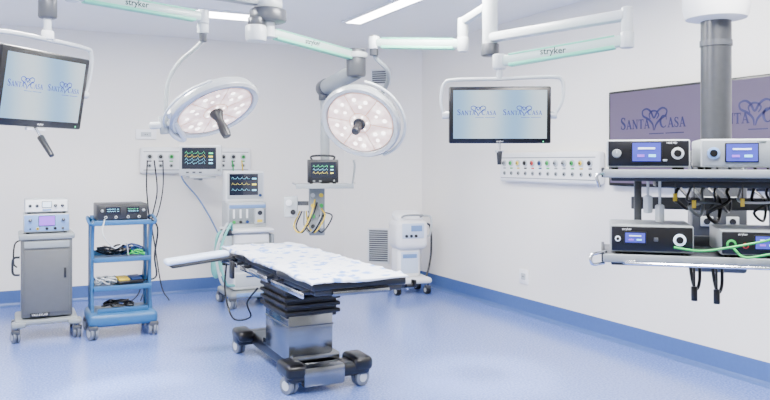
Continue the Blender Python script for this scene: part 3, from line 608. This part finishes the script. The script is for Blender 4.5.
B().cyl((-.28,-.16,.54),(-.28,-.16,.80),.06,CLEAR,bev=.006).cyl((-.28,-.16,.80),(-.28,-.16,.87),.068,DGRAY,bev=.01).beam((-.28,-.16,.84),(-.18,-.05,.84),.04,.03,GRAY).cyl((-.28,-.16,.48),(-.28,-.16,.54),.055,DGRAY).obj('absorber_canister',t)
B().tube([(-.30,-.16,.86),(-.38,-.2,.82),(-.41,-.22,.70),(-.41,-.22,.6)],.016,TEAL).sph((-.41,-.22,.48),.07,TEAL,(.8,.8,1.9)).obj('breathing_bag',t)
for dx in(0,.04): B().tube([(-.27+dx,-.2,.86),(-.32+dx,-.32,.93),(-.44+dx,-.36,.65),(-.38+dx,-.34,.32),(-.26+dx,-.25,.26)],.014,[OFFW,TEAL][dx>0]).obj('breathing_hose',t)
B().cyl((-.19,.2,.86),(-.19,.2,1.50),.014,CHROME).obj('monitor_pole',t)
pm=cam(201,160,8.72)
device('patient_monitor','white patient monitor with multi-line trace screen on wall bracket','medical monitor',(pm.x,pm.y,1.4385),camrot(10),.48,.18,.36,WHITE,[('screen',.47,.57,.78,.66,SCRK,[TRG,TRY,TRC,TRC]),('knob',.93,.2,.014,LGRAY),('btn',.2,.12,.07,.05,GRAY),('btn',.35,.12,.07,.05,GRAY),('btn',.5,.12,.07,.05,GRAY)],front=OFFW,feet=False,bev=.02)
t=thing('monitor_bracket','white wall bracket arm holding the patient monitor','bracket',(pm.x,pm.y,0))
B().box((pm.x,pm.y,1.425),(.30,.20,.025),OFFW,.006).beam(V((pm.x,pm.y,1.40)),V((pm.x+.05,-.01,1.40)),.04,.03,LGRAY).obj('arm',t,world=True)
# ---------------------------------------------------------------- corner machine
g=cam(411,290,9.2); G=(g.x-.03,g.y+.02,0)
t=thing('mobile_ventilator','white mobile medical unit with gray panel and hoses on casters','medical machine',G,camrot(18))
B().box((0,0,.72),(.41,.37,.36),PLATE,.075,seg=5).box((0,.02,.92),(.35,.28,.13),PLATE,.06,seg=5,rot=(.25,0,0)).obj('body',t)
B().box((-.0,-.185,.77),(.28,.02,.18),PADB,.008,seg=3).box((.04,-.197,.80),(.14,.006,.07),BLUEL).obj('control_panel',t)
for i in range(3): B().cyl((-.09+.06*i,-.19,.71),(-.09+.06*i,-.21,.71),.018,DGRAY).obj('knob',t)
B().box((-.02,.03,.38),(.30,.28,.36),PLATE,.05,seg=4).box((-.02,-.112,.38),(.22,.012,.26),PADB,.006).box((-.02,-.12,.46),(.18,.006,.05),BLUEL,.003).obj('lower_cabinet',t)
B().box((0,-.01,.17),(.46,.46,.07),WHITE,.033,seg=4).obj('base',t)
for x,y in((-.19,-.18),(.19,-.18),(-.19,.16),(.19,.16)): caster(t,x,y,.05,ang=.2,top=.15,m=DGRAY)
B().tube([(.19,-.05,.85),(.27,-.06,.80),(.28,-.06,.5),(.24,-.08,.3),(.20,-.1,.20)],.013,DGRAY).obj('hose',t)
B().tube([(.14,-.08,.95),(.26,-.1,.92),(.25,-.1,.72),(.19,-.08,.68)],.014,OFFW).obj('hose',t)
B().tube([(-.12,-.10,.93),(-.10,-.22,.96),(.10,-.22,.96),(.12,-.10,.93)],.012,LGRAY).obj('push_handle',t)
# ---------------------------------------------------------------- right equipment boom
bc=cam(716,200,3.9); rzb=camrot(-16)
BO=cam(702,200,3.42)
t=thing('equipment_boom','gray ceiling equipment boom with two shelves of endoscopy devices','equipment boom',(BO.x,BO.y,0),rzb)
R=THM[t.name]; Ri=R.inverted(); cl=Ri@V((bc.x,bc.y,0))
B().cyl((cl.x,cl.y,1.05),(cl.x,cl.y,2.40),.075,COLG,seg=36).cyl((cl.x,cl.y,2.20),(cl.x,cl.y,2.23),.080,GRAY,seg=36).obj('column',t)
B().lathe([(0,2.60),(.13,2.60),(.165,2.54),(.165,2.40),(.15,2.345),(.082,2.33),(.0,2.33)],WHITE,Matrix.Translation((cl.x,cl.y,0))).cyl((cl.x,cl.y,2.58),(cl.x,cl.y,H),.09,LGRAY).cyl((cl.x,cl.y,H-.06),(cl.x,cl.y,H),.2,WHITE,bev=.01).obj('ceiling_joint',t)
B().box((cl.x,cl.y-.02,1.35),(.26,.20,.62),GRAY,.015).obj('service_head',t)
for i in range(4):
    for j in range(2): B().box((cl.x-.06+.12*j,cl.y-.125,1.10+.10*i),(.06,.012,.05),OFFW,.004).cyl((cl.x-.06+.12*j,cl.y-.13,1.10+.10*i),(cl.x-.06+.12*j,cl.y-.134,1.10+.10*i),.016,DGRAY,seg=14).obj('power_socket',t)
SW=.92
for z in(1.553,1.180):
    o=B().box((.03,.0,z+.002),(SW,.44,.018),GRAY,.005).box((.03,-.225,z-.004),(SW+.01,.018,.036),LGRAY,.006)
    for k in(-1,1): o.box((.03+k*(SW/2+.004),0,z),(.014,.46,.042),DGRAY,.004)
    o.box((.03,0,z-.022),(SW-.06,.40,.032),DGRAY,.006)
    o.obj('shelf',t)
for k in(-1,1): B().box((.03+k*.30,.17,1.37),(.035,.03,.34),GRAY,.004).obj('shelf_upright',t)
B().box((.03,.20,1.40),(.66,.02,.06),GRAY,.004).obj('rear_crossbar',t)
B().box((.03,.20,1.22),(.66,.02,.05),GRAY,.004).obj('rear_crossbar',t)
B().tube([(-.30,-.235,1.165),(-.30,-.262,1.16),(.36,-.262,1.16),(.36,-.235,1.165)],.007,CHROME,k=5).obj('front_rail',t)
B().tube([(-.42,-.22,1.555),(-.46,-.25,1.54),(-.45,-.25,1.49)],.007,CHROME).obj('cable_hook',t)
B().tube([(-.42,-.2,1.20),(-.48,-.25,1.19),(-.48,-.25,1.15),(-.43,-.2,1.15)],.007,CHROME).obj('cable_hook',t)
B().box((.05,.08,1.50),(.50,.20,.035),DGRAY,.008).obj('cable_tray',t)
def onb(x,y,z): return R@V((x,y,z))
z1=1.5645; z2=1.1915
device('camera_control_unit','black camera control unit with blue touch screen and silver edges','medical device',onb(-.245,-.04,z1),rzb,.345,.34,.122,OFFW,[('screen',.48,.55,.34,.66,SCRB),('knob',.12,.5,.020,LGRAY),('port',.85,.5,.026,OFFW),('text',.78,.87,'1488 HD',.012,WHITE),('btn',.70,.25,.05,.08,LGRAY)],front=BLACK)
device('light_source_unit','silver light source unit with blue display and round socket','medical device',onb(.16,-.04,z1),rzb,.38,.34,.122,OFFW,[('screen',.42,.52,.32,.60,SCRB),('port',.13,.5,.026,BLUEL),('knob',.80,.52,.024,DGRAY),('text',.62,.88,'L10000',.012,LABELG),('btn',.93,.5,.05,.2,BLUEL)],front=LGRAY)
device('video_recorder','black video capture unit with glowing white dial and small display','medical device',onb(-.23,-.04,z2),rzb,.345,.34,.118,LGRAY,[('port',.83,.5,.026,SCRW),('screen',.30,.55,.24,.36,SCRB),('btn',.55,.5,.05,.14,GRAY),('port',.09,.5,.012,SCRW),('text',.20,.86,'stryker',.014,WHITE)],front=BLACK)
device('shaver_console','black shaver console with small lit display and green cable','medical device',onb(.22,-.04,z2),rzb,.345,.34,.105,LGRAY,[('screen',.52,.55,.26,.5,SCRB),('port',.12,.45,.020,GREENC),('knob',.85,.5,.018,LGRAY),('port',.28,.4,.012,RED),('text',.25,.86,'stryker',.013,WHITE)],front=BLACK)
def bcable(name,label,pts,r,m): cable(name,label,[onb(*p) for p in pts],r,m)
bcable('green_cable','bright green light cable draped across the consoles',[(-.14,-.24,1.232),(-.04,-.28,1.225),(.06,-.28,1.24),(.20,-.27,1.27),(.30,-.28,1.30),(.42,-.27,1.29),(.52,-.22,1.29)],.005,GREENC)
bcable('green_cable','bright green cable looped in front of lower console',[(.09,-.235,1.240),(.13,-.29,1.205),(.22,-.29,1.22),(.36,-.28,1.25),(.5,-.24,1.24)],.005,GREENC)
cm=[BLACK,GRAY,LGRAY,DGRAY,BLACK,OFFW,BLACK,BLACK,DGRAY,BLACK]
for i in range(10):
    x0=-.08+.055*i; x1=x0+random.uniform(-.15,.15); zz=random.uniform(1.35,1.43)
    bcable('hanging_cable','thin %s cable hanging behind the upper shelf'%('pale gray' if cm[i] in(LGRAY,OFFW) else 'dark'),[(x0,.21,1.60),(x0+.02,.215,1.52),(x0-.02,.10,1.46),(x0-.03,.0,1.42),(x1,-.02,zz),(x1+.05,.04,zz-.04),(x1+.07,.12,1.42),(x1+.04,.23,1.47)],.006 if i%2 else .008,cm[i])
for x,z in((-.12,1.44),(-.04,1.41),(.16,1.42)):
    tt=thing('cable_tag','small yellow identification tag clipped to boom cables','cable tag',onb(x,-.055,z)); B().box((0,0,0),(.024,.005,.036),YELLOW,.002).cyl((0,0,.015),(0,0,1.50-z),.003,BLACK,seg=8).obj('tag',tt)
for i,(x,m,dz) in enumerate([(.0,BLACK,0),(.10,BLACK,-.01)]):
    bcable('hanging_cable','black cable loop hanging under the lower shelf',[(x-.03,.235,1.22),(x-.025,.235,1.10),(x-.015,.22,1.02+dz),(x+.0,.21,.985+dz),(x+.015,.22,1.02+dz),(x+.02,.24,1.10),(x+.03,.24,1.22)],.008,m)
    tt=thing('cable_connector','black cylindrical connector at the end of hanging cable','connector',onb(x-.01,.20,.93+dz)); 
    B().cyl(onb(x-.01,.20,.93+dz),onb(x-.01,.205,1.0+dz),.015,BLACK,bev=.004).cyl(onb(x-.01,.205,.995+dz),onb(x-.01,.22,1.17),.006,BLACK).obj('plug',tt,world=True)
for x,z,m in((-.24,1.46,OFFW),(-.19,1.42,OFFW)):
    tt=thing('cable_connector','white plastic cable connector hanging below shelf','connector',onb(x,-.12,z-.07)); 
    B().box(onb(x,-.12,z-.05),(.035,.03,.08),m,.008).cyl(onb(x,-.12,z-.01),onb(x,-.12,1.516),.006,m,seg=10).obj('plug',tt,world=True)
# ---------------------------------------------------------------- lights
def area(loc,sx,sy,e,col=(1,.97,.93),rot=(0,0,0)):
    l=bpy.data.lights.new('room_light','AREA'); l.shape='RECTANGLE'; l.size=sx; l.size_y=sy; l.energy=e; l.color=col
    o=bpy.data.objects.new('room_light',l); COL.objects.link(o); o.location=loc; o.rotation_euler=rot
for x,y in((-2.2,-4.7),(-4.6,-3.6),(-4.6,-6.2),(-2.2,-7.6)): area((x,y,H-.04),1.1,.45,205)
def pool_light(fx,fy,e,ang):  # unseen ceiling spots, added to throw bright pools on the floor
    d=1200/(fy-162); p=cam(fx,fy,d)
    t=thing('added_pool_light','added unseen ceiling spotlight with white ring, brightens a patch of floor','ceiling light',(p.x,p.y,H),group='added pool lights')
    B().lathe([(.05,-.002),(.05,-.015),(.075,-.015),(.08,0)],WHITE,Matrix.Identity(4),32).obj('ring',t); B().lathe([(0,-.004),(.05,-.004),(.05,-.001),(0,-.001)],LED,Matrix.Identity(4),32).obj('bulb',t)
    l=bpy.data.lights.new('spot','SPOT'); l.energy=e; l.spot_size=math.radians(ang); l.spot_blend=1; l.shadow_soft_size=.05; l.color=(1,.97,.93)
    o=bpy.data.objects.new('pool_light_beam',l); COL.objects.link(o); o.location=(p.x,p.y,H-.02)
pool_light(480,374,2600,28); pool_light(135,398,2600,26)
wd=bpy.data.worlds.new('w'); bpy.context.scene.world=wd; wd.use_nodes=True; wd.node_tree.nodes['Background'].inputs[0].default_value=(1,.985,.97,1); wd.node_tree.nodes['Background'].inputs[1].default_value=.9
# ---------------------------------------------------------------- camera
c=bpy.data.cameras.new('camera'); co=bpy.data.objects.new('camera',c); COL.objects.link(co); bpy.context.scene.camera=co
co.location=CAM; co.rotation_euler=(math.radians(90),0,math.radians(-26.52)); c.sensor_width=36; c.lens=FP/770*36; c.shift_y=-(200-162)/770; c.clip_start=.05
